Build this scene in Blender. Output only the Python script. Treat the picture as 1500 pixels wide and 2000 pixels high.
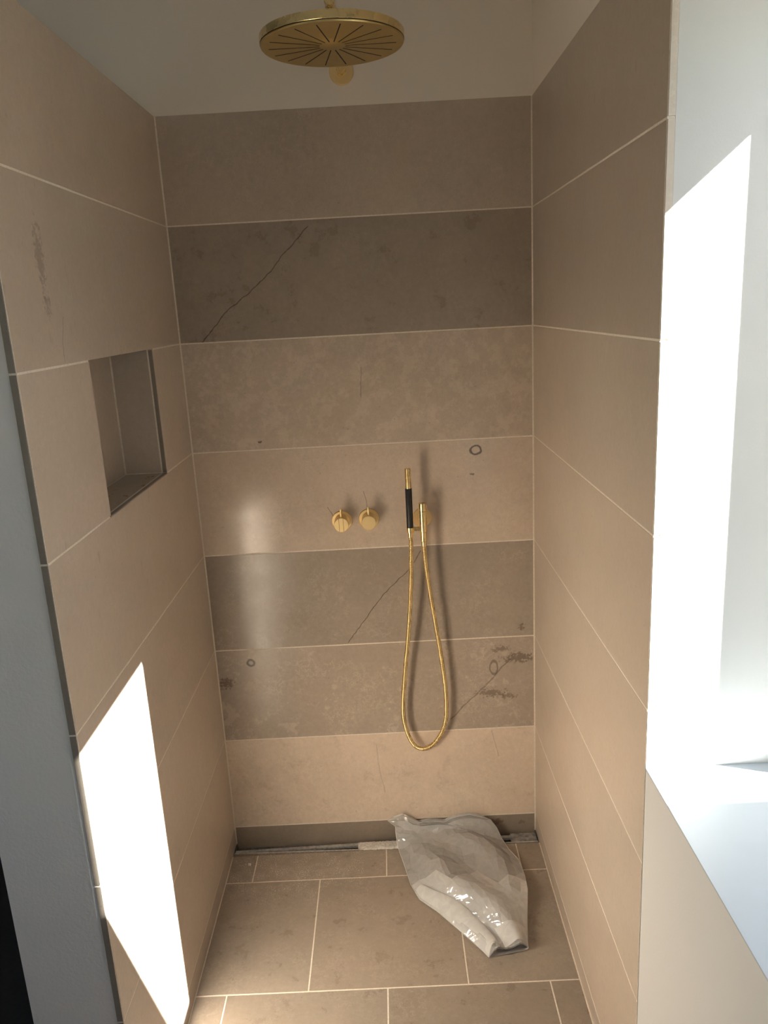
import bpy, bmesh, math, random
from mathutils import Vector, Matrix, Euler
random.seed(7)
for o in list(bpy.data.objects): bpy.data.objects.remove(o)
scene = bpy.context.scene
COL = scene.collection

# ------------------------------------------------------------------ camera
CAM_POS = Vector((0.5533, -2.2171, 1.6483))
PITCH, ROLL, YAW, FPX = 1.31860, -0.053522, 0.0092938, 1550.8
cam = bpy.data.cameras.new('camera'); cam_o = bpy.data.objects.new('camera', cam); COL.objects.link(cam_o)
cam_o.matrix_world = Matrix.Translation(CAM_POS) @ (Matrix.Rotation(YAW, 4, 'Z') @ Matrix.Rotation(PITCH, 4, 'X') @ Matrix.Rotation(ROLL, 4, 'Z'))
cam.sensor_fit = 'HORIZONTAL'; cam.sensor_width = 36.0; cam.lens = FPX / 1500.0 * 36.0
cam.clip_start = 0.02
scene.camera = cam_o

# ------------------------------------------------------------------ light
SUN_DIR = Vector((-1.0, 0.386, -0.855)).normalized()      # the way the light travels
world = bpy.data.worlds.new('sky'); scene.world = world; world.use_nodes = True
wn = world.node_tree; wn.nodes.clear()
w_out = wn.nodes.new('ShaderNodeOutputWorld'); w_bg = wn.nodes.new('ShaderNodeBackground')
w_sky = wn.nodes.new('ShaderNodeTexSky'); w_sky.sky_type = 'NISHITA'; w_sky.sun_disc = False
w_sky.sun_elevation = math.radians(38.6); w_sky.sun_rotation = math.radians(111.0)
w_sky.air_density = 1.0; w_sky.dust_density = 1.0
wn.links.new(w_sky.outputs[0], w_bg.inputs[0]); wn.links.new(w_bg.outputs[0], w_out.inputs[0])
w_bg.inputs[1].default_value = 0.5
sun = bpy.data.lights.new('sun', 'SUN'); sun_o = bpy.data.objects.new('sun', sun); COL.objects.link(sun_o)
sun.energy = 125.0; sun.angle = math.radians(0.5); sun.color = (1.0, 0.96, 0.91)
sun_o.rotation_euler = SUN_DIR.to_track_quat('-Z', 'Y').to_euler(); sun_o.location = (3.5, -2.5, 4)
scene.view_settings.view_transform = 'Standard'; scene.view_settings.look = 'None'
scene.view_settings.gamma = 1.0; scene.view_settings.use_curve_mapping = False
scene.view_settings.exposure = 0.1
try:
    scene.cycles.max_bounces = 12; scene.cycles.diffuse_bounces = 8; scene.cycles.glossy_bounces = 5
    scene.cycles.transparent_max_bounces = 14; scene.cycles.sample_clamp_indirect = 0.0
    scene.cycles.caustics_reflective = True
except Exception: pass

# ------------------------------------------------------------------ helpers
def link(o, parent=None):
    COL.objects.link(o)
    if parent is not None: o.parent = parent
    return o
def mesh_obj(name, bm, mat, parent=None, smooth=False, loc=None):
    me = bpy.data.meshes.new(name); bm.normal_update(); bm.to_mesh(me); bm.free()
    if mat: me.materials.append(mat)
    if smooth:
        for pl in me.polygons: pl.use_smooth = True
    o = bpy.data.objects.new(name, me)
    if loc is not None: o.location = loc
    return link(o, parent)
def thing(name, label, cat, loc=(0, 0, 0), group=None):
    o = bpy.data.objects.new(name, None); o.empty_display_size = 0.05; o.location = loc
    tag(o, label, cat, group); return link(o)
def tag(o, label=None, cat=None, group=None, kind=None):
    if label: o['label'] = label
    if cat: o['category'] = cat
    if group: o['group'] = group
    if kind: o['kind'] = kind
    return o
def bm_box(bm, lo, hi, bevel=0.0):
    v = [bm.verts.new((x, y, z)) for x in (lo[0], hi[0]) for y in (lo[1], hi[1]) for z in (lo[2], hi[2])]
    fs = [(0, 1, 3, 2), (4, 6, 7, 5), (0, 4, 5, 1), (2, 3, 7, 6), (0, 2, 6, 4), (1, 5, 7, 3)]
    faces = [bm.faces.new([v[i] for i in f]) for f in fs]
    if bevel:
        es = list({e for f in faces for e in f.edges})
        bmesh.ops.bevel(bm, geom=es, offset=bevel, segments=1, affect='EDGES', profile=0.5)
def box(name, lo, hi, mat, parent=None, bevel=0.0):
    c = Vector([(a + b) / 2 for a, b in zip(lo, hi)])
    bm = bmesh.new(); bm_box(bm, Vector(lo) - c, Vector(hi) - c, bevel)
    po = Vector(parent.location) if parent is not None else Vector((0, 0, 0))
    return mesh_obj(name, bm, mat, parent, loc=c - po)
def boxes(name, lst, mat, parent=None, bevel=0.0):
    bm = bmesh.new()
    for lo, hi in lst: bm_box(bm, lo, hi, bevel)
    return mesh_obj(name, bm, mat, parent)
def lathe(bm, prof, n=48, mat4=Matrix.Identity(4)):
    """profile of (radius, height) turned about local Z"""
    rings = []
    for r, h in prof:
        if r < 1e-6: rings.append([bm.verts.new(mat4 @ Vector((0, 0, h)))])
        else: rings.append([bm.verts.new(mat4 @ Vector((r * math.cos(2 * math.pi * i / n), r * math.sin(2 * math.pi * i / n), h))) for i in range(n)])
    for a, b in zip(rings[:-1], rings[1:]):
        for i in range(n):
            j = (i + 1) % n
            if len(a) == 1 and len(b) == 1: continue
            if len(a) == 1: bm.faces.new((a[0], b[j], b[i]))
            elif len(b) == 1: bm.faces.new((a[i], a[j], b[0]))
            else: bm.faces.new((a[i], a[j], b[j], b[i]))
def axis_mat(origin, direction):
    return Matrix.Translation(Vector(origin)) @ Vector(direction).to_track_quat('Z', 'Y').to_matrix().to_4x4()
def lathe_obj(name, prof, origin, direction, mat, parent, n=48, sharp=True):
    bm = bmesh.new(); lathe(bm, prof, n, axis_mat(origin, direction))
    bmesh.ops.recalc_face_normals(bm, faces=bm.faces)
    o = mesh_obj(name, bm, mat, parent, smooth=True)
    if sharp: sharpen(o, 32)
    return o
def sharpen(o, deg):
    me = o.data; bm = bmesh.new(); bm.from_mesh(me)
    lim = math.radians(deg)
    for e in bm.edges:
        if len(e.link_faces) == 2 and e.calc_face_angle(0) > lim: e.smooth = False
    bm.to_mesh(me); bm.free()
def tube(bm, pts, radius, n=16, cap=True, rad_fn=None):
    """tube along a list of points with parallel transported frames"""
    P = [Vector(p) for p in pts]; rings = []
    up = None
    for i, p in enumerate(P):
        t = (P[min(i + 1, len(P) - 1)] - P[max(i - 1, 0)]).normalized()
        if up is None:
            up = Vector((0, 1, 0)) if abs(t.y) < 0.9 else Vector((1, 0, 0))
        up = (up - t * up.dot(t)).normalized(); side = t.cross(up)
        r = rad_fn(i) if rad_fn else radius
        rings.append([bm.verts.new(p + (up * math.cos(2 * math.pi * k / n) + side * math.sin(2 * math.pi * k / n)) * r) for k in range(n)])
    for a, b in zip(rings[:-1], rings[1:]):
        for k in range(n): bm.faces.new((a[k], a[(k + 1) % n], b[(k + 1) % n], b[k]))
    if cap:
        bm.faces.new(rings[0][::-1]); bm.faces.new(rings[-1])
def catmull(pts, per=12):
    P = [Vector(p) for p in pts]; P = [P[0] * 2 - P[1]] + P + [P[-1] * 2 - P[-2]]; out = []
    for i in range(1, len(P) - 2):
        for k in range(per):
            t = k / per; a, b, c, d = P[i - 1], P[i], P[i + 1], P[i + 2]
            out.append(0.5 * ((2 * b) + (c - a) * t + (2 * a - 5 * b + 4 * c - d) * t * t + (3 * b - a - 3 * c + d) * t ** 3))
    out.append(P[-2]); return out
def resample(pts, step):
    out = [pts[0]]; acc = 0.0
    for a, b in zip(pts[:-1], pts[1:]):
        L = (b - a).length; s = step - acc
        while s <= L: out.append(a + (b - a) * (s / L)); s += step
        acc = (acc + L) % step
    return out

# ------------------------------------------------------------------ materials
class N:
    """small node-building helper"""
    def __init__(self, name):
        self.m = bpy.data.materials.new(name); self.m.use_nodes = True
        self.t = self.m.node_tree; self.t.nodes.clear()
        self.out = self.t.nodes.new('ShaderNodeOutputMaterial')
    def new(self, typ, **kw):
        n = self.t.nodes.new(typ)
        for k, v in kw.items(): setattr(n, k, v)
        return n
    def put(self, sock, v):
        if hasattr(v, 'is_output') or isinstance(v, bpy.types.NodeSocket): self.t.links.new(v, sock)
        else: sock.default_value = v
    def math(self, op, a, b=0.0, c=None, clamp=False):
        n = self.new('ShaderNodeMath', operation=op, use_clamp=clamp); self.put(n.inputs[0], a); self.put(n.inputs[1], b)
        if c is not None: self.put(n.inputs[2], c)
        return n.outputs[0]
    def vec(self, op, a, b=(0, 0, 0), scale=None):
        n = self.new('ShaderNodeVectorMath', operation=op); self.put(n.inputs[0], a)
        if op not in ('LENGTH', 'NORMALIZE', 'SCALE'): self.put(n.inputs[1], b)
        if scale is not None: self.put(n.inputs['Scale'], scale)
        return n.outputs['Value'] if op in ('LENGTH', 'DOT_PRODUCT', 'DISTANCE') else n.outputs['Vector']
    def noise(self, vec, scale, detail=4, rough=0.55, dist=0.0):
        n = self.new('ShaderNodeTexNoise'); self.put(n.inputs['Vector'], vec); n.inputs['Scale'].default_value = scale
        n.inputs['Detail'].default_value = detail; n.inputs['Roughness'].default_value = rough; n.inputs['Distortion'].default_value = dist
        return n
    def ramp(self, v, a, b, c=0.0, d=1.0, smooth=True):
        n = self.new('ShaderNodeMapRange'); n.interpolation_type = 'SMOOTHSTEP' if smooth else 'LINEAR'
        self.put(n.inputs['Value'], v); n.inputs['From Min'].default_value = a; n.inputs['From Max'].default_value = b
        n.inputs['To Min'].default_value = c; n.inputs['To Max'].default_value = d
        return n.outputs['Result']
    def mix(self, f, a, b, blend='MIX'):
        n = self.new('ShaderNodeMix', data_type='RGBA', blend_type=blend); self.put(n.inputs[0], f)
        self.put(n.inputs[6], a if not isinstance(a, tuple) else (*a, 1)); self.put(n.inputs[7], b if not isinstance(b, tuple) else (*b, 1))
        return n.outputs[2]
    def bsdf(self, color, rough=0.5, metal=0.0, normal=None, **kw):
        b = self.new('ShaderNodeBsdfPrincipled')
        self.put(b.inputs['Base Color'], color if not isinstance(color, tuple) else (*color, 1))
        self.put(b.inputs['Roughness'], rough); b.inputs['Metallic'].default_value = metal
        if normal is not None: self.put(b.inputs['Normal'], normal)
        for k, v in kw.items(): self.put(b.inputs[k], v)
        return b
    def bump(self, h, strength, dist):
        n = self.new('ShaderNodeBump'); n.inputs['Strength'].default_value = strength; n.inputs['Distance'].default_value = dist
        self.put(n.inputs['Height'], h); return n.outputs[0]
    def done(self, sh):
        self.put(self.out.inputs['Surface'], sh if not hasattr(sh, 'outputs') else sh.outputs[0]); return self.m

def stone(name, col, wisps=0.25, mott=0.16, rough=0.3, streak=None, stains=(), plane='xz', dust=0.0, ior=1.5):
    """honed limestone; stains are natural marks: ('line', pts, width, strength), ('blob', c, r, strength), ('ring', c, r, w, strength), ('pale', c, r, strength)"""
    n = N(name); P = n.new('ShaderNodeNewGeometry').outputs['Position']
    rnd = n.new('ShaderNodeObjectInfo').outputs['Random']
    off = n.vec('SCALE', (7.3, 3.1, 5.7), scale=rnd); Q = n.vec('ADD', P, off)
    big = n.noise(Q, 2.6, 6, 0.62).outputs['Fac']; mid = n.noise(Q, 16, 8, 0.72).outputs['Fac']; fine = n.noise(Q, 85, 6, 0.75).outputs['Fac']
    f = n.math('ADD', n.math('MULTIPLY', big, 0.38), n.math('MULTIPLY', mid, 0.24)); f = n.math('ADD', f, n.math('MULTIPLY', fine, 0.38))
    v = n.ramp(f, 0.34, 0.66, 1 - mott * 1.25, 1 + mott * 1.25, smooth=False)
    g = n.new('ShaderNodeCombineColor'); 
    for i in range(3): n.put(g.inputs[i], v)
    c = n.mix(1.0, col, g.outputs[0], 'MULTIPLY')
    # warm / cool drift
    hue = n.ramp(n.noise(Q, 1.7, 3).outputs['Fac'], 0.35, 0.65)
    c = n.mix(n.math('MULTIPLY', hue, 0.35), c, tuple(x * y for x, y in zip(col, (1.03, 0.96, 0.93))))
    # pale hairline wisps
    w = n.noise(Q, 34, 8, 0.72).outputs['Fac']
    w = n.ramp(n.math('ABSOLUTE', n.math('SUBTRACT', w, 0.5)), 0.0, 0.022, 1.0, 0.0)
    gate = n.ramp(n.noise(Q, 11, 5, 0.65).outputs['Fac'], 0.42, 0.62)
    c = n.mix(n.math('MULTIPLY', n.math('MULTIPLY', w, gate), wisps), c, tuple(min(1, x * 1.5) for x in col))
    # dark hairlines and pores
    h = n.noise(n.vec('ADD', Q, (3.7, 1.9, 8.3)), 30, 7, 0.7).outputs['Fac']
    h = n.ramp(n.math('ABSOLUTE', n.math('SUBTRACT', h, 0.5)), 0.0, 0.012, 1.0, 0.0)
    h = n.math('MULTIPLY', h, n.ramp(n.noise(Q, 8, 4, 0.6).outputs['Fac'], 0.52, 0.66))
    s1 = n.ramp(n.noise(Q, 120, 2, 0.5).outputs['Fac'], 0.735, 0.78); s2 = n.ramp(n.noise(Q, 260, 3, 0.6).outputs['Fac'], 0.66, 0.75)
    sp = n.math('ADD', n.math('MULTIPLY', s1, 0.6), n.math('MULTIPLY', s2, 0.28), clamp=True)
    sp = n.math('ADD', sp, n.math('MULTIPLY', h, 0.04), clamp=True)
    if streak:
        sv = n.vec('MULTIPLY', Q, tuple(1.5 * k for k in streak)); s3 = n.ramp(n.noise(sv, 1.0, 2, 0.5).outputs['Fac'], 0.68, 0.78)
        sp = n.math('ADD', sp, n.math('MULTIPLY', s3, 0.32), clamp=True)
    c = n.mix(sp, c, tuple(x * 0.5 for x in col))
    if stains:
        msk = (1, 0, 1) if plane == 'xz' else (0, 1, 1)
        def v3(p): return (p[0], 0, p[1]) if plane == 'xz' else (0, p[0], p[1])
        jit = n.vec('SCALE', n.vec('SUBTRACT', n.noise(P, 34, 3, 0.6).outputs['Color'], (0.5, 0.5, 0.5)), scale=0.010)
        F = n.vec('MULTIPLY', n.vec('ADD', P, jit), msk)
        for st in stains:
            if st[0] == 'line':
                d = None
                for a, b in zip(st[1][:-1], st[1][1:]):
                    a = Vector(v3(a)); b = Vector(v3(b)); ba = b - a
                    pa = n.vec('SUBTRACT', F, tuple(a))
                    h = n.math('DIVIDE', n.vec('DOT_PRODUCT', pa, tuple(ba)), ba.length_squared, clamp=True)
                    dd = n.vec('LENGTH', n.vec('SUBTRACT', pa, n.vec('SCALE', tuple(ba), scale=h)))
                    d = dd if d is None else n.math('MINIMUM', d, dd)
                k = n.math('MULTIPLY', n.ramp(d, st[2] * 0.3, st[2], 1.0, 0.0), st[3])
                c = n.mix(k, c, (0.085, 0.058, 0.044))
            else:
                ctr = v3(st[1]); r = v3(st[2]); inv = tuple(1 / x if x else 0 for x in r)
                d = n.vec('LENGTH', n.vec('MULTIPLY', n.vec('SUBTRACT', F, ctr), inv))
                if st[0] == 'ring':
                    k = n.ramp(n.math('ABSOLUTE', n.math('SUBTRACT', d, 1.0)), st[3] * 0.4, st[3], st[4], 0.0); cc = (0.05, 0.034, 0.026)
                else:
                    k = n.ramp(n.math('ADD', d, n.ramp(n.noise(P, 95, 4, 0.7).outputs['Fac'], 0.3, 0.7, -0.5, 0.7)), 0.55, 1.05, st[3], 0.0)
                    cc = (0.15, 0.10, 0.075) if st[0] == 'blob' else (0.52, 0.44, 0.35)
                c = n.mix(k, c, cc)
    rg = n.ramp(mid, 0.3, 0.7, rough - 0.04, rough + 0.05)
    if dust:
        # white cutting grit near the drain
        dn = n.ramp(n.noise(P, 300, 3, 0.6).outputs['Fac'], 0.54, 0.62)
        xyz = n.new('ShaderNodeSeparateXYZ'); n.put(xyz.inputs[0], P)
        gx = n.ramp(xyz.outputs[0], 0.30, 0.52, 1.0, 0.0); gy = n.ramp(xyz.outputs[1], -0.34, -0.16, 0.0, 1.0)
        gd = n.math('MULTIPLY', n.math('MULTIPLY', gx, gy), n.ramp(n.noise(P, 24, 5, 0.7).outputs['Fac'], 0.40, 0.62))
        k = n.math('MULTIPLY', n.math('MULTIPLY', dn, gd), dust)
        c = n.mix(k, c, (0.80, 0.74, 0.66)); rg = n.math('ADD', rg, n.math('MULTIPLY', gd, 0.15))
    b = n.bsdf(c, rg, normal=n.bump(fine, 0.08, 0.002))
    b.inputs['IOR'].default_value = ior
    return n.done(b)

def paint(name, col, rough=0.55, bump=0.12, scale=260):
    n = N(name); P = n.new('ShaderNodeNewGeometry').outputs['Position']
    a = n.noise(P, scale, 3, 0.6).outputs['Fac']; l = n.noise(P, 2.2, 3).outputs['Fac']
    c = n.mix(n.ramp(l, 0.3, 0.7, 0.0, 0.12), col, tuple(x * 0.93 for x in col))
    return n.done(n.bsdf(c, rough, normal=n.bump(a, bump, 0.002)))
def brass(name, col=(0.86, 0.67, 0.34), rough=0.26, aniso=0.0, grain=(400, 400, 25), bump=0.015):
    n = N(name); P = n.new('ShaderNodeNewGeometry').outputs['Position']
    g = n.noise(n.vec('MULTIPLY', P, grain), 1.0, 3, 0.6).outputs['Fac']
    r = n.ramp(g, 0.3, 0.7, rough - 0.03, rough + 0.05)
    c = n.mix(n.ramp(n.noise(P, 40, 3).outputs['Fac'], 0.35, 0.7, 0, 0.15), col, tuple(x * 0.8 for x in col))
    return n.done(n.bsdf(c, r, 1.0, normal=n.bump(g, bump, 0.0004)))
def simple(name, col, rough=0.5, metal=0.0, nscale=60, var=0.15, bump=0.05):
    n = N(name); P = n.new('ShaderNodeNewGeometry').outputs['Position']
    a = n.noise(P, nscale, 4, 0.6).outputs['Fac']
    c = n.mix(n.ramp(a, 0.3, 0.7), tuple(x * (1 - var) for x in col), tuple(min(1, x * (1 + var)) for x in col))
    return n.done(n.bsdf(c, rough, metal, normal=n.bump(a, bump, 0.002)))

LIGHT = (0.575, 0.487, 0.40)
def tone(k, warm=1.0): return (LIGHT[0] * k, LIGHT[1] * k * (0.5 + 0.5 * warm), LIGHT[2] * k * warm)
M_plaster = paint('wall_paint', (0.84, 0.77, 0.68))
M_reveal = paint('white_paint', (0.62, 0.62, 0.61), 0.5, 0.1)
M_endpaint = paint('rolled_wall_paint', (0.80, 0.76, 0.73), 0.5, 0.35, 150)
M_ceil = paint('ceiling_paint', (0.74, 0.73, 0.70))
M_grout = simple('pale_grout', (0.80, 0.72, 0.62), 0.85, 0, 180, 0.08)
M_dark = simple('hall_floor_shade', (0.03, 0.027, 0.025), 0.6)  # the unlit hall's darkness is put into the floor colour
M_darkwall = simple('hall_wall_shade', (0.10, 0.095, 0.09), 0.7)  # hall wall likewise coloured dark to stand for shade
M_brass = brass('brushed_brass')
M_brass_face = brass('turned_brass', (0.92, 0.70, 0.36), 0.42, grain=(60, 60, 500))
M_brass_head = brass('brass_shower_plate', (0.80, 0.62, 0.28), 0.34, grain=(120, 120, 120), bump=0.0)
M_brass_rim = brass('brass_shower_rim', (0.84, 0.66, 0.33), 0.26, grain=(30, 30, 30))
M_slot = simple('recess_shade', (0.012, 0.009, 0.006), 0.6)  # near-black stands in for shade inside slots, gaps and grooves
M_black = simple('black_rubber_grip', (0.012, 0.013, 0.016), 0.42, 0, 300, 0.2)
M_steel = simple('dusty_steel', (0.48, 0.49, 0.50), 0.28, 1.0, 90, 0.25)
M_rail = simple('brushed_drain_steel', (0.62, 0.61, 0.59), 0.42, 0.55, 90, 0.2)
M_steel_dust = simple('dust_covered_steel', (0.42, 0.41, 0.40), 0.55, 0.5, 70, 0.35, 0.2)
M_steel_dark = simple('channel_steel', (0.16, 0.16, 0.155), 0.5, 0.6, 90, 0.3)
M_mortar = simple('grey_mortar', (0.28, 0.245, 0.205), 0.85, 0, 150, 0.25, 0.3)
M_tape = simple('white_tape', (0.70, 0.66, 0.60), 0.7, 0, 120, 0.15, 0.4)
M_frame = simple('white_window_frame', (0.80, 0.80, 0.80), 0.35, 0, 60, 0.02, 0.01)
M_sill = simple('sill_sky_shade', (0.42, 0.46, 0.50), 0.45, 0, 5, 0.02, 0.01)  # white sill toned down; blue skylit shade put into the colour
M_chip = simple('plaster_chip', (0.7, 0.66, 0.6), 0.8)
M_render = simple('blocker_render', (0.55, 0.52, 0.48), 0.9, 0, 60, 0.08)  # surface of the added sun-blocking wall
M_ground = simple('added_ground_dark', (0.05, 0.05, 0.045), 0.95, 0, 40, 0.25)  # added unseen ground, kept dark to limit sunlight bounced indoors

# ------------------------------------------------------------------ dimensions (metres; shower floor z = 0, back wall y = 0)
W = 0.965; YL = -1.004; YR = -1.012; TOP = 2.149
Z = [2.149, 1.883, 1.579, 1.276, 0.971, 0.6705, 0.3677, 0.0591, 0.0]
G = 0.0036                      # joint width
CEIL = 2.62; REAR = -3.3; FARL = -1.75
SILL = 0.862; FX0, FX1 = 1.25, 1.31           # window frame inner and outer faces
WY0, WY1 = -1.572, YR           # window niche
WTOP = 2.112
NY0, NY1, ND = -0.697, -0.270, -0.105         # niche in the left wall

# ------------------------------------------------------------------ structure
wall_back = boxes('wall_back', [((FARL, 0.0115, -0.1), (FX1, 0.2, CEIL)), ((-0.012, 0.0006, TOP), (W + 0.012, 0.05, CEIL)), ((FARL, 0.0006, 0.0), (-0.012, 0.05, CEIL))], M_plaster)
tag(wall_back, kind='structure')
boxes('grout', [((-0.012, 0.0005, -0.021), (W + 0.012, 0.0118, TOP - 0.001))], M_grout, wall_back)
BACK_STAINS = {
    1: [('line', [(0.371, 1.866), (0.326, 1.818), (0.294, 1.794), (0.266, 1.756), (0.195, 1.700), (0.133, 1.657), (0.093, 1.612), (0.060, 1.580)], 0.0019, 0.8)],
    2: [('blob', (0.19, 1.30), (0.010, 0.004), 0.9), ('line', [(0.49, 1.49), (0.485, 1.41)], 0.002, 0.35)],
    3: [('ring', (0.801, 1.244), (0.016, 0.013), 0.28, 0.75), ('blob', (0.793, 1.175), (0.012, 0.004), 0.7), ('line', [(0.385, 1.075), (0.372, 1.10)], 0.002, 0.5), ('line', [(0.488, 1.08), (0.478, 1.14)], 0.0018, 0.4)],
    4: [('line', [(0.634, 0.954), (0.599, 0.902), (0.552, 0.857), (0.512, 0.819), (0.471, 0.764), (0.404, 0.677)], 0.0019, 0.72), ('blob', (0.925, 0.70), (0.012, 0.012), 0.7)],
    5: [('ring', (0.105, 0.626), (0.010, 0.010), 0.5, 0.8), ('blob', (0.022, 0.563), (0.030, 0.022), 0.75),
        ('blob', (0.915, 0.602), (0.058, 0.019), 0.7), ('blob', (0.862, 0.632), (0.034, 0.013), 0.6), ('pale', (0.875, 0.617), (0.017, 0.012), 0.85),
        ('ring', (0.841, 0.572), (0.011, 0.022), 0.3, 0.5), ('blob', (0.833, 0.488), (0.048, 0.018), 0.65), ('blob', (0.884, 0.474), (0.026, 0.013), 0.6),
        ('line', [(0.893, 0.598), (0.866, 0.575), (0.835, 0.535), (0.795, 0.495), (0.745, 0.448), (0.705, 0.405)], 0.003, 0.5)],
    6: [('line', [(0.47, 0.33), (0.475, 0.24), (0.49, 0.16)], 0.0025, 0.22), ('line', [(0.83, 0.36), (0.85, 0.27)], 0.0022, 0.25)],
    7: [('blob', (0.845, 0.035), (0.020, 0.013), 0.7), ('blob', (0.92, 0.03), (0.012, 0.010), 0.5)],
}
BACK_TONE = [(0.86, 0.97), (0.60, 0.98), (0.98, 0.97), (1.10, 0.98), (0.66, 1.0), (0.74, 1.0), (1.20, 0.98), (0.50, 0.96)]
BACK_WISP = [0.3, 0.3, 0.22, 0.25, 0.65, 0.7, 0.25, 0.25]
BACK_ROUGH = [0.32, 0.3, 0.26, 0.15, 0.20, 0.24, 0.30, 0.35]
for i in range(8):
    m = stone('limestone_back', tone(*BACK_TONE[i]), BACK_WISP[i], 0.15, BACK_ROUGH[i], stains=BACK_STAINS.get(i, ()), ior=1.65 if i in (3, 4, 5) else 1.5)
    zt, zb = Z[i] - (G / 2 if i else 0), Z[i + 1] + (G / 2 if i < 7 else -0.022)
    box('tile', (G * 0.9, 0.0, zb), (W - G * 0.9, 0.0112, zt), m, wall_back, 0.0005)

# left partition with its niche
CX = -0.0122
wl = [((-0.171, YL + 0.002, 0.0), (CX, 0.0006, Z[3])), ((-0.171, YL + 0.002, Z[2]), (CX, 0.0006, TOP - 0.002)),
      ((-0.171, YL + 0.002, Z[3]), (CX, NY0 - 0.011, Z[2])), ((-0.171, NY1 + 0.011, Z[3]), (CX, 0.0006, Z[2])),
      ((-0.171, NY0 - 0.011, Z[3]), (ND - 0.011, NY1 + 0.011, Z[2]))]
wall_left = boxes('wall_left', wl, M_endpaint); tag(wall_left, kind='structure')
gx0, gx1 = CX - 0.001, -0.0005
boxes('grout', [((gx0, YL + 0.0014, 0.0), (gx1, 0.0, Z[3] - 0.004)), ((gx0, YL + 0.0014, Z[2] + 0.003), (gx1, 0.0, TOP - 0.001)),
                ((gx0, YL + 0.0014, Z[3] - 0.004), (gx1, NY0 - 0.004, Z[2] + 0.003)), ((gx0, NY1 + 0.004, Z[3] - 0.004), (gx1, 0.0, Z[2] + 0.003)),
                ((ND - 0.0115, NY0 - 0.008, Z[3] - 0.008), (ND - 0.0015, NY1 + 0.008, Z[2] + 0.008)),
                ((ND - 0.002, NY1 + 0.0015, Z[3] - 0.009), (CX, NY1 + 0.011, Z[2] + 0.008)),
                ((ND - 0.002, NY0 - 0.011, Z[3] - 0.009), (CX, NY1 + 0.011, Z[3] - 0.0015))], M_grout, wall_left)
LEFT_STAINS = {
    1: [('blob', (-0.853, 1.755), (0.020, 0.062), 0.45), ('blob', (-0.850, 1.68), (0.016, 0.022), 0.4), ('line', [(-0.79, 1.66), (-0.81, 1.62), (-0.812, 1.585)], 0.002, 0.4)],
    3: [('pale', (-0.96, 1.535), (0.024, 0.030), 0.4)],
}
LEFT_TONE = [(0.92, 0.95), (0.90, 0.98), (0.94, 1.0), (0.93, 0.99), (0.92, 1.0), (0.95, 1.0), (0.90, 1.0), (0.72, 0.98)]
rows = [(Z[i] - (G / 2 if i else 0), Z[i + 1] + G / 2) for i in range(7)] + [(Z[7] - G / 2, 0.002)]
YT = YL + 0.0028
for i, (zt, zb) in enumerate(rows):
    m = stone('limestone_left', tone(*LEFT_TONE[i]), 0.18, 0.13, 0.34, streak=(60, 60, 14), stains=LEFT_STAINS.get(i + (1 if i == 2 else 0), ()) , plane='yz')
    if i == 2:
        box('tile', (-0.0112, YT, zb), (0.0, NY0, zt), m, wall_left, 0.0005)
        box('tile', (-0.0112, NY1, zb), (0.0, -G, zt), m, wall_left, 0.0005)
    else:
        box('tile', (-0.0112, YT, zb), (0.0, -G, zt), m, wall_left, 0.0005)
M_strip = stone('limestone_edge_shaded', tone(0.46, 0.98), 0.2, 0.12, 0.4)  # dark stone, with this less lit edge's shade put into its tone
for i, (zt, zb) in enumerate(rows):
    tag(box('edge_strip', (-0.0122, YL, zb), (-0.0014, YL + 0.011, zt), M_strip, wall_left, 0.0004), 'narrow dark stone strip on the wall end, shade added to its tone')
# niche linings
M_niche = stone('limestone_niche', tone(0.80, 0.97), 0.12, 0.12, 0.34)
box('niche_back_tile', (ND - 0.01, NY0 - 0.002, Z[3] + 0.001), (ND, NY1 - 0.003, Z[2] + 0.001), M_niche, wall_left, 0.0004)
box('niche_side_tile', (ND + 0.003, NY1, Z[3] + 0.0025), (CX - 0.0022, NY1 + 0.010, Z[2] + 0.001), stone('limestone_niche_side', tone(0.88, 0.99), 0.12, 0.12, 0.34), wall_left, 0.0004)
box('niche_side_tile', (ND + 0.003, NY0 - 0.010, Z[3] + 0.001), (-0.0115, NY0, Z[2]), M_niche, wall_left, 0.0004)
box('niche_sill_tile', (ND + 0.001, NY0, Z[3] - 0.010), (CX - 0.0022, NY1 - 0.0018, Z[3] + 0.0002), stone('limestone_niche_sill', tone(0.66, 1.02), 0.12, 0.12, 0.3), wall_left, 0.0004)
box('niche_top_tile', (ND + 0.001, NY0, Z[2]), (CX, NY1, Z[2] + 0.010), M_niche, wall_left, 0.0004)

boxes('niche_joint', [((CX - 0.003, NY1 + 0.0004, Z[3]), (-0.0098, NY1 + 0.008, Z[2])), ((CX - 0.003, NY0, Z[3] - 0.006), (-0.0098, NY1, Z[3] - 0.0003))], M_grout, wall_left)
box('edge_strip', (-0.0102, NY1 - 0.0006, Z[3] + 0.0018), (-0.0012, NY1 + 0.006, Z[2] - 0.0018), M_strip, wall_left, 0.0003)
box('edge_strip', (-0.0102, NY0 + 0.001, Z[3] - 0.006), (-0.0008, NY1 - 0.0012, Z[3] + 0.0006), M_strip, wall_left, 0.0003)

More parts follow.
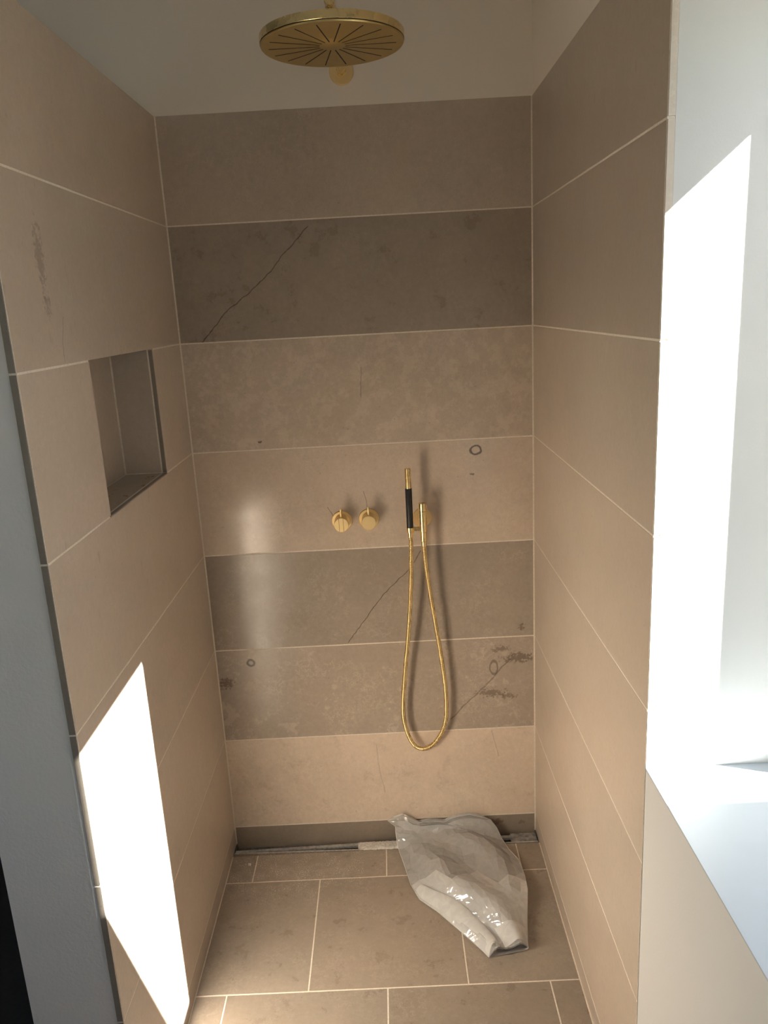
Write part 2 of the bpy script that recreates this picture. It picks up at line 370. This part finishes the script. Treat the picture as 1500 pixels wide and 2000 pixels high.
# right wall: tiled part, plaster above, window niche and wall below the sill
wr = [((W + 0.0118, YR, -0.1), (FX1, 0.2, CEIL)),
      ((W + 0.0015, WY0 - 0.0, -0.1), (FX1, YR + 0.0, SILL - 0.003)),
      ((W + 0.0015, WY0, WTOP), (FX1, YR, CEIL)), ((W + 0.0015, REAR, -0.1), (FX1, WY0, CEIL))]
wall_right = boxes('wall_right', wr, M_reveal); tag(wall_right, kind='structure')
box('plaster_band', (W + 0.0006, YR, TOP), (W + 0.05, 0.0116, CEIL), M_plaster, wall_right)
boxes('grout', [((W + 0.0005, YR + 0.0012, 0.0), (W + 0.0122, -0.0, TOP - 0.001))], M_grout, wall_right)
RIGHT_TONE = [(0.80, 0.97), (0.80, 0.98), (0.90, 0.98), (0.92, 0.98), (0.88, 0.98), (0.86, 0.98), (0.86, 0.97), (0.74, 0.98)]
M_rstrip = stone('limestone_edge_lit', tone(1.05, 1.1), 0.3, 0.1, 0.4)  # lighter copy: sun and sky on this edge put into the tone
for i, (zt, zb) in enumerate(rows):
    m = stone('limestone_right', tone(*RIGHT_TONE[i]), 0.14, 0.10, 0.32, streak=(70, 70, 16))
    box('tile', (W, YR + 0.0028, zb), (W + 0.0112, -G, zt), m, wall_right, 0.0005)
    if zb > SILL or zt > SILL:
        tag(box('edge_strip', (W + 0.0010, YR - 0.0006, max(zb, SILL)), (W + 0.0114, YR + 0.011, zt), M_rstrip, wall_right, 0.0004), 'stone edge strip beside the window, toned light as sunlit')

ceiling = box('ceiling', (FARL, REAR, CEIL), (FX1, 0.2, CEIL + 0.1), M_ceil); tag(ceiling, kind='structure')
RW = (-3.05, -1.55, 0.85, 2.25)      # unseen fill window added in the far left wall beside the camera
wall_rear = box('wall_rear', (FARL, REAR - 0.1, -0.1), (FX1, REAR, CEIL), M_plaster); tag(wall_rear, kind='structure')
wall_far = boxes('wall_far_left', [((FARL - 0.1, REAR - 0.1, -0.1), (FARL, 0.2, RW[2])), ((FARL - 0.1, REAR - 0.1, RW[3]), (FARL, 0.2, CEIL)),
                                   ((FARL - 0.1, REAR - 0.1, RW[2]), (FARL, RW[0], RW[3])), ((FARL - 0.1, RW[1], RW[2]), (FARL, 0.2, RW[3]))], M_darkwall); tag(wall_far, kind='structure')

# floor: slab with pale joints, 400 mm stone tiles laid in half bond
floor = boxes('floor', [((-0.012, -0.9, -0.1), (W + 0.012, -0.0665, -0.0005)), ((-0.172, REAR, -0.1), (W + 0.012, -0.9, -0.0005))], M_grout); tag(floor, kind='structure')
hall = box('floor_hall', (FARL, REAR, -0.1), (-0.172, 0.012, -0.003), M_dark); tag(hall, kind='structure')
M_floor = [stone('limestone_floor', tone(k, w), 0.55, 0.15, 0.30, dust=1.0,
                 stains=()) for k, w in ((0.60, 0.97), (0.66, 0.98), (0.62, 1.0), (0.68, 0.98), (0.56, 0.98))]
rowy = [-0.0665, -0.187, -0.590, -0.993, -1.396, -1.799, -2.202, -2.605, -3.008, REAR]
for r in range(9):
    yt, yb = rowy[r] - (G / 2 if r else 0), rowy[r + 1] + G / 2
    x0 = 0.0025 if r < 3 else -0.17
    js = [x0 - G / 2] + [j for j in ((-0.322, 0.080, 0.484, 0.890) if r % 2 == 0 else (-0.118, 0.2845, 0.6865)) if j > x0] + [W - 0.0025 + G / 2]
    for a, b in zip(js[:-1], js[1:]):
        box('tile', (a + G / 2, yb, -0.0115), (b - G / 2, yt, 0.0), M_floor[random.randrange(4) if r < 2 else 4], floor, 0.0005)

# ------------------------------------------------------------------ window (its sun lights the room)
nglass = N('window_glass')
tr = nglass.new('ShaderNodeBsdfTransparent'); tr.inputs[0].default_value = (0.95, 0.97, 0.96, 1)
gl = nglass.new('ShaderNodeBsdfGlossy'); gl.inputs['Roughness'].default_value = 0.02
mx = nglass.new('ShaderNodeMixShader'); mx.inputs[0].default_value = 0.06
nglass.t.links.new(tr.outputs[0], mx.inputs[1]); nglass.t.links.new(gl.outputs[0], mx.inputs[2]); M_glass = nglass.done(mx)
win = bpy.data.objects.new('window_1', None); win.location = (FX0, -1.29, SILL); link(win); tag(win, kind='structure')
JY0, JY1, HZ = -1.506, -1.078, 2.047
box('frame_jamb', (FX0, JY1, SILL), (FX1, WY1, WTOP), M_frame, win, 0.002)
box('frame_jamb', (FX0, WY0, SILL), (FX1, JY0, WTOP), M_frame, win, 0.002)
box('frame_head', (FX0, JY0, HZ), (FX1, JY1, WTOP), M_frame, win, 0.002)
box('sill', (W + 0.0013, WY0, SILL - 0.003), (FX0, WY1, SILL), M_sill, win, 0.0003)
box('frame_bottom', (FX0, JY0, SILL), (FX1, JY1, SILL + 0.05), M_frame, win, 0.002)
box('pane', (FX0 + 0.028, JY0, SILL + 0.05), (FX0 + 0.030, JY1, HZ), M_glass, win)
fill_win = bpy.data.objects.new('fill_window', None); fill_win.location = (FARL - 0.07, -2.3, RW[2]); link(fill_win); tag(fill_win, kind='structure')  # added window, out of view, lets skylight fill the room
RM = (RW[0] + RW[1]) / 2
for ya, yb in ((RW[0], RW[0] + 0.06), (RW[1] - 0.06, RW[1]), (RM - 0.03, RM + 0.03)):
    box('frame_jamb', (FARL - 0.1, ya, RW[2]), (FARL - 0.04, yb, RW[3]), M_frame, fill_win, 0.002)
for za, zb in ((RW[2], RW[2] + 0.06), (RW[3] - 0.06, RW[3])):
    box('frame_rail', (FARL - 0.1, RW[0] + 0.06, za), (FARL - 0.04, RW[1] - 0.06, zb), M_frame, fill_win, 0.002)
for ya, yb in ((RW[0] + 0.06, RM - 0.03), (RM + 0.03, RW[1] - 0.06)):
    box('pane', (FARL - 0.072, ya, RW[2] + 0.06), (FARL - 0.070, yb, RW[3] - 0.06), M_glass, fill_win)
# outside, unseen, added to shape the light: a wall blocking low sun, and ground
sun_block = box('sun_blocker', (1.45, -2.05, -0.3), (3.4, -1.626, 2.0), M_render); tag(sun_block, kind='structure')
gr = box('added_ground', (-12.0, -12.0, -0.4), (14.0, 9.0, -0.301), M_ground); tag(gr, kind='structure')

# ------------------------------------------------------------------ shower head on its wall arm
HX, HY = 0.4845, -0.47
HZB = 2.1525                      # underside of the plate
ARMZ = 2.227
sh = thing('rain_shower', 'large round brushed brass rain shower head on a wall arm', 'shower', (HX, HY, HZB))
HQ = Euler((math.radians(0.0), 0, 0)).to_matrix()
def hp(v): return Vector(v)
R_H = 0.1425
prof = [(0.0, 0.020), (0.030, 0.020), (R_H - 0.004, 0.020), (R_H - 0.001, 0.0192), (R_H, 0.0175), (R_H, 0.0045), (R_H - 0.0006, 0.0040)]
bm = bmesh.new(); lathe(bm, prof, 96); bmesh.ops.recalc_face_normals(bm, faces=bm.faces)
body = mesh_obj('housing', bm, M_brass_rim, sh, smooth=True); sharpen(body, 40); body.rotation_euler = HQ.to_euler()
bm = bmesh.new(); lathe(bm, [(R_H - 0.002, 0.0044), (R_H - 0.0012, 0.0030), (R_H - 0.0012, 0.0006), (R_H - 0.0022, -0.0006), (0.022, -0.0008), (0.0212, -0.0014), (0.0, -0.0014)], 96)
bmesh.ops.recalc_face_normals(bm, faces=bm.faces)
plate = mesh_obj('spray_plate', bm, M_brass_head, sh, smooth=True); sharpen(plate, 40); plate.rotation_euler = HQ.to_euler()
bm = bmesh.new(); lathe(bm, [(R_H - 0.0008, 0.0046), (R_H - 0.0008, 0.0028)], 96)
gv = mesh_obj('shadow_gap', bm, M_slot, sh, smooth=True); gv.rotation_euler = HQ.to_euler()
slot_me = None
for k in range(18):
    if slot_me is None:
        bm = bmesh.new(); bm_box(bm, (0.026, -0.00105, -0.00105), (R_H - 0.0165, 0.00105, 0.0010)); 
        s = mesh_obj('slot', bm, M_slot, plate); slot_me = s.data
    else: s = link(bpy.data.objects.new('slot', slot_me), plate)
    s.rotation_euler = (0, 0, math.radians(20 * k))
bm = bmesh.new()
tube(bm, [(0, 0, 0.016), (0, 0, 0.036)], 0.0125, 24); mesh_obj('neck_collar', bm, M_brass, sh, smooth=True)
sharpen(sh.children[-1], 40)
az = ARMZ - HZB
bm = bmesh.new(); lathe(bm, [(0.0, 0.0), (0.0095, 0.0), (0.0105, 0.001), (0.0105, -HY + 0.020), (0.0, -HY + 0.020)], 32, axis_mat((0, -0.020, az), (0, 1, 0)))
bmesh.ops.recalc_face_normals(bm, faces=bm.faces)
a = mesh_obj('arm', bm, M_brass, sh, smooth=True); sharpen(a, 40)
bm = bmesh.new(); tube(bm, [(0, 0, 0.030), (0, 0, az)], 0.0095, 24); mesh_obj('neck', bm, M_brass, sh, smooth=True)
lathe_obj('wall_flange', [(0.0, 0.007), (0.0295, 0.007), (0.0305, 0.006), (0.0305, 0.0), (0.0, 0.0)], (0, -HY, az), (0, -1, 0), M_brass_face, sh)
lathe_obj('flange_collar', [(0.0, 0.012), (0.0122, 0.012), (0.0128, 0.011), (0.0128, 0.0), (0.0, 0.0)], (0, -HY - 0.007, az), (0, -1, 0), M_brass, sh)

# ------------------------------------------------------------------ two round control knobs
def knob(x, z, label, grooved):
    t = thing('shower_control', label, 'control', (x, 0, z), 'brass control knobs on the back wall')
    lathe_obj('wall_flange', [(0.0, 0.006), (0.0285, 0.006), (0.0295, 0.005), (0.0295, 0.0), (0.0, 0.0)], (0, 0, 0), (0, -1, 0), M_brass_face, t)
    lathe_obj('handle', [(0.0, 0.052), (0.0198, 0.052), (0.0205, 0.0513), (0.0205, 0.0075), (0.0215, 0.007), (0.0215, 0.006), (0.0, 0.006)], (0, 0, 0), (0, -1, 0), M_brass_face, t)
    lathe_obj('pin', [(0.0, 0.044), (0.0026, 0.044), (0.0031, 0.0434), (0.0031, 0.0), (0.0, 0.0)], (0, -0.040, 0), (0, 0, 1), M_brass, t, 16)
    if grooved:
        for s in (-0.0062, 0.0062):
            h = math.sqrt(0.0198 ** 2 - s * s)
            bm = bmesh.new(); bm_box(bm, (s - 0.0004, -0.0522, -h), (s + 0.0004, -0.0515, h)); mesh_obj('groove', bm, M_slot, t)
    return t
knob(0.4105, 1.058, 'round brass control knob with two grooves on its face, left of its twin', True)
knob(0.4885, 1.060, 'plain-faced round brass control knob nearer the hand shower', False)

# ------------------------------------------------------------------ wall holder and hand shower with hose
hx, hz, hy = 0.642, 1.056, -0.050
hold = thing('shower_holder', 'brass wall bracket holding the hand shower', 'shower bracket', (hx, 0, hz))
lathe_obj('wall_flange', [(0.0, 0.006), (0.0265, 0.006), (0.0275, 0.005), (0.0275, 0.0), (0.0, 0.0)], (0, 0, 0), (0, -1, 0), M_brass_face, hold)
lathe_obj('spigot', [(0.010, 0.0), (0.010, 0.050)], (0, 0, 0), (0, -1, 0), M_brass, hold, 24)
lathe_obj('valve_cap', [(0.0, 0.054), (0.0108, 0.054), (0.0116, 0.053), (0.0116, 0.0315), (0.0104, 0.0312), (0.0104, 0.030)], (0, hy, 0), (0, 0, 1), M_brass, hold, 32)
lathe_obj('valve_body', [(0.0104, 0.0305), (0.0116, 0.0303), (0.0116, -0.028), (0.0098, -0.029), (0.0098, -0.056), (0.0085, -0.058), (0.0, -0.058)], (0, hy, 0), (0, 0, 1), M_brass, hold, 32)
lathe_obj('shadow_gap', [(0.01045, 0.0318), (0.01045, 0.0298)], (0, hy, 0), (0, 0, 1), M_slot, hold, 32)
sx, sy = -0.0375, -0.060                # hand shower axis relative to the holder
bm = bmesh.new(); bm_box(bm, (sx + 0.0108, hy - 0.010, -0.024), (-0.006, hy + 0.001, -0.014), 0.0008); mesh_obj('bracket_arm', bm, M_brass, hold)
lathe_obj('cradle', [(0.0098, -0.012), (0.0115, -0.012), (0.0115, -0.026), (0.0098, -0.026), (0.0098, -0.012)], (sx, sy, 0), (0, 0, 1), M_brass, hold, 32)

hand = thing('hand_shower', 'slim brass hand shower with black grip and long brass hose', 'hand shower', (hx + sx, sy, hz - 0.03))
z0 = 0.03                                # local offset: world z = hz - 0.03 + local
def hl(z): return z - (hz - 0.03)
prof = [(0.0, hl(1.213)), (0.0080, hl(1.213)), (0.0088, hl(1.2122)), (0.0088, hl(1.206))]
zz = 1.205
while zz > 1.172:
    prof += [(0.0088, hl(zz)), (0.0082, hl(zz - 0.0006)), (0.0082, hl(zz - 0.0016)), (0.0088, hl(zz - 0.0022))]; zz -= 0.0038
prof += [(0.0088, hl(1.156)), (0.0, hl(1.156))]
lathe_obj('spray_head', prof, (0, 0, 0), (0, 0, 1), M_brass, hand, 32)
lathe_obj('grip', [(0.0, hl(1.157)), (0.0091, hl(1.157)), (0.0095, hl(1.156)), (0.0095, hl(1.035)), (0.0086, hl(1.030)), (0.0, hl(1.030))], (0, 0, 0), (0, 0, 1), M_black, hand, 32)
lathe_obj('hose_nut', [(0.0, hl(1.032)), (0.0076, hl(1.032)), (0.0076, hl(1.016)), (0.0068, hl(1.015)), (0.0, hl(1.015))], (0, 0, 0), (0, 0, 1), M_brass, hand, 24)
lathe_obj('hose_nut', [(0.0, hl(0.9975)), (0.0078, hl(0.9975)), (0.0078, hl(0.986)), (0.0068, hl(0.985)), (0.0, hl(0.985))], (-sx, hy - sy, 0), (0, 0, 1), M_brass, hand, 24)
hose_w = [(0.6045, -0.060, 1.018), (0.6045, -0.059, 0.98), (0.598, -0.052, 0.853), (0.585, -0.042, 0.71), (0.573, -0.036, 0.612), (0.5595, -0.030, 0.478), (0.5625, -0.028, 0.408),
          (0.582, -0.026, 0.346), (0.611, -0.025, 0.323), (0.645, -0.025, 0.335), (0.675, -0.026, 0.379), (0.6895, -0.027, 0.436), (0.690, -0.029, 0.522), (0.681, -0.032, 0.623),
          (0.667, -0.037, 0.738), (0.655, -0.042, 0.834), (0.645, -0.047, 0.929), (0.642, -0.050, 0.990)]
base = Vector((hx + sx, sy, hz - 0.03))
pts = resample(catmull([Vector(p) - base for p in hose_w], 24), 0.00075)
bm = bmesh.new(); tube(bm, pts, 0.0066, 14, True, lambda i: 0.0064 + 0.0006 * math.cos(i * 2 * math.pi / 6))
mesh_obj('hose', bm, M_brass, hand, smooth=True)

# ------------------------------------------------------------------ linear drain along the back wall
dr = thing('linear_drain', 'narrow open steel floor drain along the foot of the back wall', 'drain', (W / 2, -0.035, -0.045))
def dloc(lo, hi): o = Vector(dr.location); return (Vector(lo) - o, Vector(hi) - o)
bm = bmesh.new()
for lo, hi in [((0.0, -0.0665, -0.040), (W, 0.010, -0.036)), ((0.0, -0.0665, -0.04), (W, -0.060, -0.012)), 
               ((0.0, -0.0665, -0.04), (0.004, 0.004, -0.004)), ((W - 0.004, -0.0665, -0.04), (W, 0.004, -0.004))]: bm_box(bm, *dloc(lo, hi))
mesh_obj('channel', bm, M_steel_dark, dr)
o = Vector(dr.location)
def slab(name, outline, th, mat):
    bm = bmesh.new(); f = bm.faces.new([bm.verts.new(Vector(p) - o) for p in outline])
    r = bmesh.ops.extrude_face_region(bm, geom=[f])
    for v in [g for g in r['geom'] if isinstance(g, bmesh.types.BMVert)]: v.co.z -= th
    bmesh.ops.recalc_face_normals(bm, faces=bm.faces)
    return mesh_obj(name, bm, mat, dr)
def rail(name, pts, half, th, mat):
    return slab(name, [(x, y - half, z) for x, y, z in pts] + [(x, y + half, z) for x, y, z in reversed(pts)], th, mat)
bm = bmesh.new(); bm_box(bm, *dloc((0.001, 0.001, -0.05), (W - 0.001, 0.0112, -0.0225))); mesh_obj('rear_plate', bm, M_steel_dust, dr)
rail('grate_rail', [(0.004, -0.036, -0.0065), (0.2, -0.031, -0.0065), (0.41, -0.025, -0.0065), (W - 0.004, -0.022, -0.0065)], 0.0060, 0.008, M_rail)
rail('front_lip', [(0.003, -0.052, -0.0004), (0.2, -0.055, -0.0004), (0.41, -0.059, -0.0004), (W - 0.003, -0.060, -0.0004)], 0.0024, 0.010, M_rail)
slab('mortar_bed', [(0.002, -0.0665, -0.0012), (0.6, -0.0665, -0.0012), (0.6, -0.0620, -0.0012), (0.41, -0.0612, -0.0012), (0.2, -0.0574, -0.0012), (0.002, -0.0543, -0.0012)], 0.008, M_mortar)
bm = bmesh.new(); bm_box(bm, *dloc((W - 0.085, -0.058, -0.016), (W - 0.004, -0.010, -0.004)), 0.002); mesh_obj('end_cover', bm, M_steel_dust, dr)

def lumpy(name, lo, hi, nx, ny, nz, amp, mat, seed, parent=None):
    rnd = random.Random(seed); bm = bmesh.new(); bmesh.ops.create_grid(bm, x_segments=nx, y_segments=ny, size=0.5)
    c = Vector([(a + b) / 2 for a, b in zip(lo, hi)]); d = Vector([b - a for a, b in zip(lo, hi)])
    for v in bm.verts:
        e = max(abs(v.co.x), abs(v.co.y)) * 2
        top = d.z / 2 * (1 - 0.9 * e ** 6) + rnd.uniform(-amp, amp)
        v.co = Vector((v.co.x * d.x + rnd.uniform(-amp, amp) * 0.5, v.co.y * d.y + (rnd.uniform(-amp, amp) * 0.6), top))
    r = bmesh.ops.extrude_face_region(bm, geom=bm.faces[:])
    for v in [g for g in r['geom'] if isinstance(g, bmesh.types.BMVert)]: v.co.z = -d.z / 2
    bmesh.ops.recalc_face_normals(bm, faces=bm.faces)
    return mesh_obj(name, bm, mat, parent, loc=c)
tp = lumpy('tape_strip', (0.395, -0.064, -0.010), (0.60, -0.024, 0.004), 44, 9, 1, 0.0014, M_tape, 3)
tag(tp, 'rough white tape strip covering the drain slot beside the plastic bag', 'tape')
chip = lumpy('plaster_chip', (0.055, -0.113, 0.0), (0.064, -0.105, 0.005), 5, 5, 1, 0.0012, M_chip, 5)
tag(chip, 'tiny white plaster chip on the corner floor tile near the drain', 'debris')

# ------------------------------------------------------------------ crumpled clear plastic bag
def ray(u, v):
    q = Vector(((u - 750) / FPX, -(v - 1000) / FPX, -1.0))
    return (Matrix.Rotation(YAW, 3, 'Z') @ Matrix.Rotation(PITCH, 3, 'X') @ Matrix.Rotation(ROLL, 3, 'Z')) @ q
def at_z(zu, zv, z):
    d = ray(740 + zu * 340 / 1500, 1560 + zv * 340 / 1500); t = (z - CAM_POS.z) / d.z; return CAM_POS + d * t
def at_y(zu, zv, y):
    d = ray(740 + zu * 340 / 1500, 1560 + zv * 340 / 1500); t = (y - CAM_POS.y) / d.y; return CAM_POS + d * t
BAG = [  # rows from the open front end to the top against the wall: left point, right point, bulge height
    (at_z(948, 1372, 0.003), at_z(1286, 1290, 0.008), 0.026),
    (at_z(900, 1320, 0.003), at_z(1281, 1220, 0.012), 0.032),
    (at_z(720, 1160, 0.003), at_z(1278, 1080, 0.018), 0.040),
    (at_z(500, 972, 0.003), at_z(1279, 900, 0.026), 0.046),
    (at_z(350, 870, 0.003), at_z(1281, 780, 0.034), 0.048),
    (at_z(275, 740, 0.004), at_z(1256, 660, 0.020), 0.046),
    (at_z(225, 590, 0.006), at_z(1205, 525, 0.014), 0.044),
    (at_z(165, 420, 0.012), at_z(1120, 435, 0.014), 0.045),
    (at_y(146, 300, -0.050), at_y(1060, 345, -0.045), 0.030),
    (at_y(143, 240, -0.040), at_y(1012, 245, -0.030), 0.016),
]
TOPE = [(75, 190), (140, 168), (205, 145), (270, 172), (340, 208), (430, 190), (500, 193), (560, 202), (620, 172), (690, 150), (780, 136), (870, 155), (960, 180)]
def top_pt(u):
    s = u * (len(TOPE) - 1); i = min(int(s), len(TOPE) - 2); f = s - i
    return at_y(TOPE[i][0] * (1 - f) + TOPE[i + 1][0] * f, TOPE[i][1] * (1 - f) + TOPE[i + 1][1] * f, -0.022)
rng = random.Random(21)
FOLDS = [(rng.uniform(0, math.pi), rng.uniform(7, 22), rng.uniform(0, 6.28), rng.uniform(0.4, 1.0)) for _ in range(9)]
def crumple(p, seed):
    s = 0.0
    for k, (a, f, ph, w) in enumerate(FOLDS):
        t = (p.x * math.cos(a + seed) + p.y * math.sin(a + seed)) * f + ph + seed * 2.1 + 0.6 * math.sin(p.x * 21 + k) + 0.5 * math.sin(p.y * 17 + 2 * k)
        t = t / 3.14159; t = abs((t % 2) - 1)
        s += w * (t - 0.5) * (20 / f) * 0.55
    return s
def bag_point(u, v, lift, amp, seed, flat=False):
    n = len(BAG); s = v * n
    if s >= n - 1:
        f = min(1.0, s - (n - 1)); a = BAG[-1][0].lerp(BAG[-1][1], u); b = top_pt(u); p = a.lerp(b, f); bul = BAG[-1][2] * (1 - f)
    else:
        i = int(s); f = s - i
        L = BAG[i][0].lerp(BAG[i + 1][0], f); R = BAG[i][1].lerp(BAG[i + 1][1], f); p = L.lerp(R, u); bul = BAG[i][2] * (1 - f) + BAG[i + 1][2] * f
    e = min(u, 1 - u); m = min(1.0, e / 0.10); m = m * (2 - m)
    if flat:
        fz = p.z if v > 0.75 else 0.0015 + 0.4 * p.z * (1 - m) + 0.002
        return Vector((p.x, p.y + (0.012 * m if v > 0.8 else 0.0), max(0.0015, fz)))
    endm = min(1.0, v / 0.04) * 0.7 + 0.3
    arch = bul * (1 - (2 * u - 1) ** 4) * (0.75 + 0.25 * math.sin(u * 9 + v * 11))
    q = Vector((p.x, p.y, p.z + arch * m))
    c = crumple(p, seed) * amp * m * endm; c = c if c > 0 else 0.35 * c
    q.z = max(0.004, q.z + c + lift)
    if v > 0.8: q.y = min(-0.012, q.y - 0.6 * c - 0.012 * m * (v - 0.8) * 5)
    return q
def plastic(name, opac, white, crinkle):
    n = N(name); P = n.new('ShaderNodeNewGeometry').outputs['Position']
    tr = n.new('ShaderNodeBsdfTransparent'); tr.inputs[0].default_value = (0.97, 0.97, 0.97, 1)
    nz = n.noise(P, 38, 4, 0.6, 1.0).outputs['Fac']; bp = n.bump(n.noise(P, 20, 3, 0.55, 0.8).outputs['Fac'], crinkle, 0.022)
    df = n.new('ShaderNodeBsdfDiffuse'); df.inputs[0].default_value = (*white, 1)
    tl = n.new('ShaderNodeBsdfTranslucent'); tl.inputs[0].default_value = (*white, 1)
    gl = n.new('ShaderNodeBsdfGlossy'); gl.inputs['Roughness'].default_value = 0.08; n.put(gl.inputs['Normal'], bp)
    m1 = n.new('ShaderNodeMixShader'); m1.inputs[0].default_value = 0.42; n.t.links.new(df.outputs[0], m1.inputs[1]); n.t.links.new(tl.outputs[0], m1.inputs[2])
    m2 = n.new('ShaderNodeMixShader'); n.put(m2.inputs[0], n.ramp(nz, 0.3, 0.7, opac * 0.93, min(1, opac * 1.07))); n.t.links.new(tr.outputs[0], m2.inputs[1]); n.t.links.new(m1.outputs[0], m2.inputs[2])
    fr = n.new('ShaderNodeFresnel'); fr.inputs[0].default_value = 1.45
    m3 = n.new('ShaderNodeMixShader'); n.put(m3.inputs[0], n.math('ADD', n.math('MULTIPLY', fr.outputs[0], 1.0), 0.12, clamp=True)); n.t.links.new(m2.outputs[0], m3.inputs[1]); n.t.links.new(gl.outputs[0], m3.inputs[2])
    return n.done(m3)
M_bag = plastic('clear_plastic', 0.56, (0.98, 0.98, 0.98), 0.6); M_bag2 = plastic('milky_plastic', 0.78, (0.98, 0.98, 0.98), 0.4); M_bag3 = plastic('plastic_fold', 0.95, (0.98, 0.98, 0.98), 0.10)
bag_o = at_z(700, 700, 0.0)
bag = thing('plastic_bag', 'crumpled clear plastic bag lying on the shower floor over the drain', 'plastic bag', bag_o)
def sheet(name, u0, u1, v0, v1, nu, nv, fn, mat, smooth=False):
    bm = bmesh.new(); g = [[bm.verts.new(fn(u0 + (u1 - u0) * i / nu, v0 + (v1 - v0) * j / nv) - bag_o) for i in range(nu + 1)] for j in range(nv + 1)]
    for j in range(nv):
        for i in range(nu): bm.faces.new((g[j][i], g[j][i + 1], g[j + 1][i + 1], g[j + 1][i]))
    if not smooth: bmesh.ops.triangulate(bm, faces=bm.faces[:])
    return mesh_obj(name, bm, mat, bag, smooth=smooth)
jr = random.Random(4)
def jag(nu, nv, fn):
    t = {}
    for i in range(nu + 1):
        for j in range(nv + 1):
            k = 0 if i in (0, nu) else 0.36; l = 0 if j in (0, nv) else 0.36
            t[(i, j)] = ((i + jr.uniform(-k, k)) / nu, (j + jr.uniform(-l, l)) / nv)
    return lambda u, v: fn(*t[(round(u * nu), round(v * nv))])
up = sheet('upper_sheet', 0, 1, 0, 1, 15, 20, jag(15, 20, lambda u, v: bag_point(u, v, 0.0, 0.040, 0.0)), M_bag)
sheet('lower_sheet', 0, 1, 0, 1, 30, 40, lambda u, v: bag_point(u, v, 0, 0, 0, True), M_bag)
def edge_v(u): return 0.47 + 0.035 * math.sin(u * 14) + 0.02 * math.sin(u * 31 + 1)
sheet('folded_layer', 0.0, 1.0, 0.0, 1.0, 13, 10, jag(13, 10, lambda u, v: bag_point(u, v * edge_v(u), 0.0045, 0.030, 0.0)), M_bag2)
def roll(u, v):
    vv = 0.0 + v * 0.45; p = bag_point(0.0, vv, 0, 0, 0); q = bag_point(0.36 * min(1.0, 0.55 + 1.6 * v) * (1 - 0.75 * v * v), max(vv, 0.012), 0.006, 0.006, 0.0)
    r = p.lerp(q, u); r.z += (0.010 + 0.014 * max(0, 1 - 3 * v)) * math.sin(math.pi * u) ** 0.8
    return r
sheet('rolled_fold', 0, 1, 0, 1, 14, 40, roll, M_bag3, True)
def flap(u, v):
    p = bag_point(0.42 + 0.57 * u, 0.16 * v, 0.005, 0.010, 0.0); p.z += 0.012 * math.sin(math.pi * u) * (1 - 0.7 * v); return p
sheet('end_flap', 0, 1, 0, 1, 12, 10, flap, M_bag3, True)
def hem(pts):
    bm = bmesh.new(); tube(bm, [p - bag_o for p in pts], 0.0011, 6); mesh_obj('hem', bm, M_bag3, bag, smooth=True)
hem([bag_point(0.0, k / 60, 0.0005, 0, 0) for k in range(0, 61)])
hem([bag_point(1.0, k / 60, 0.0005, 0, 0) for k in range(0, 61)])
hem([top_pt(k / 48) for k in range(49)])
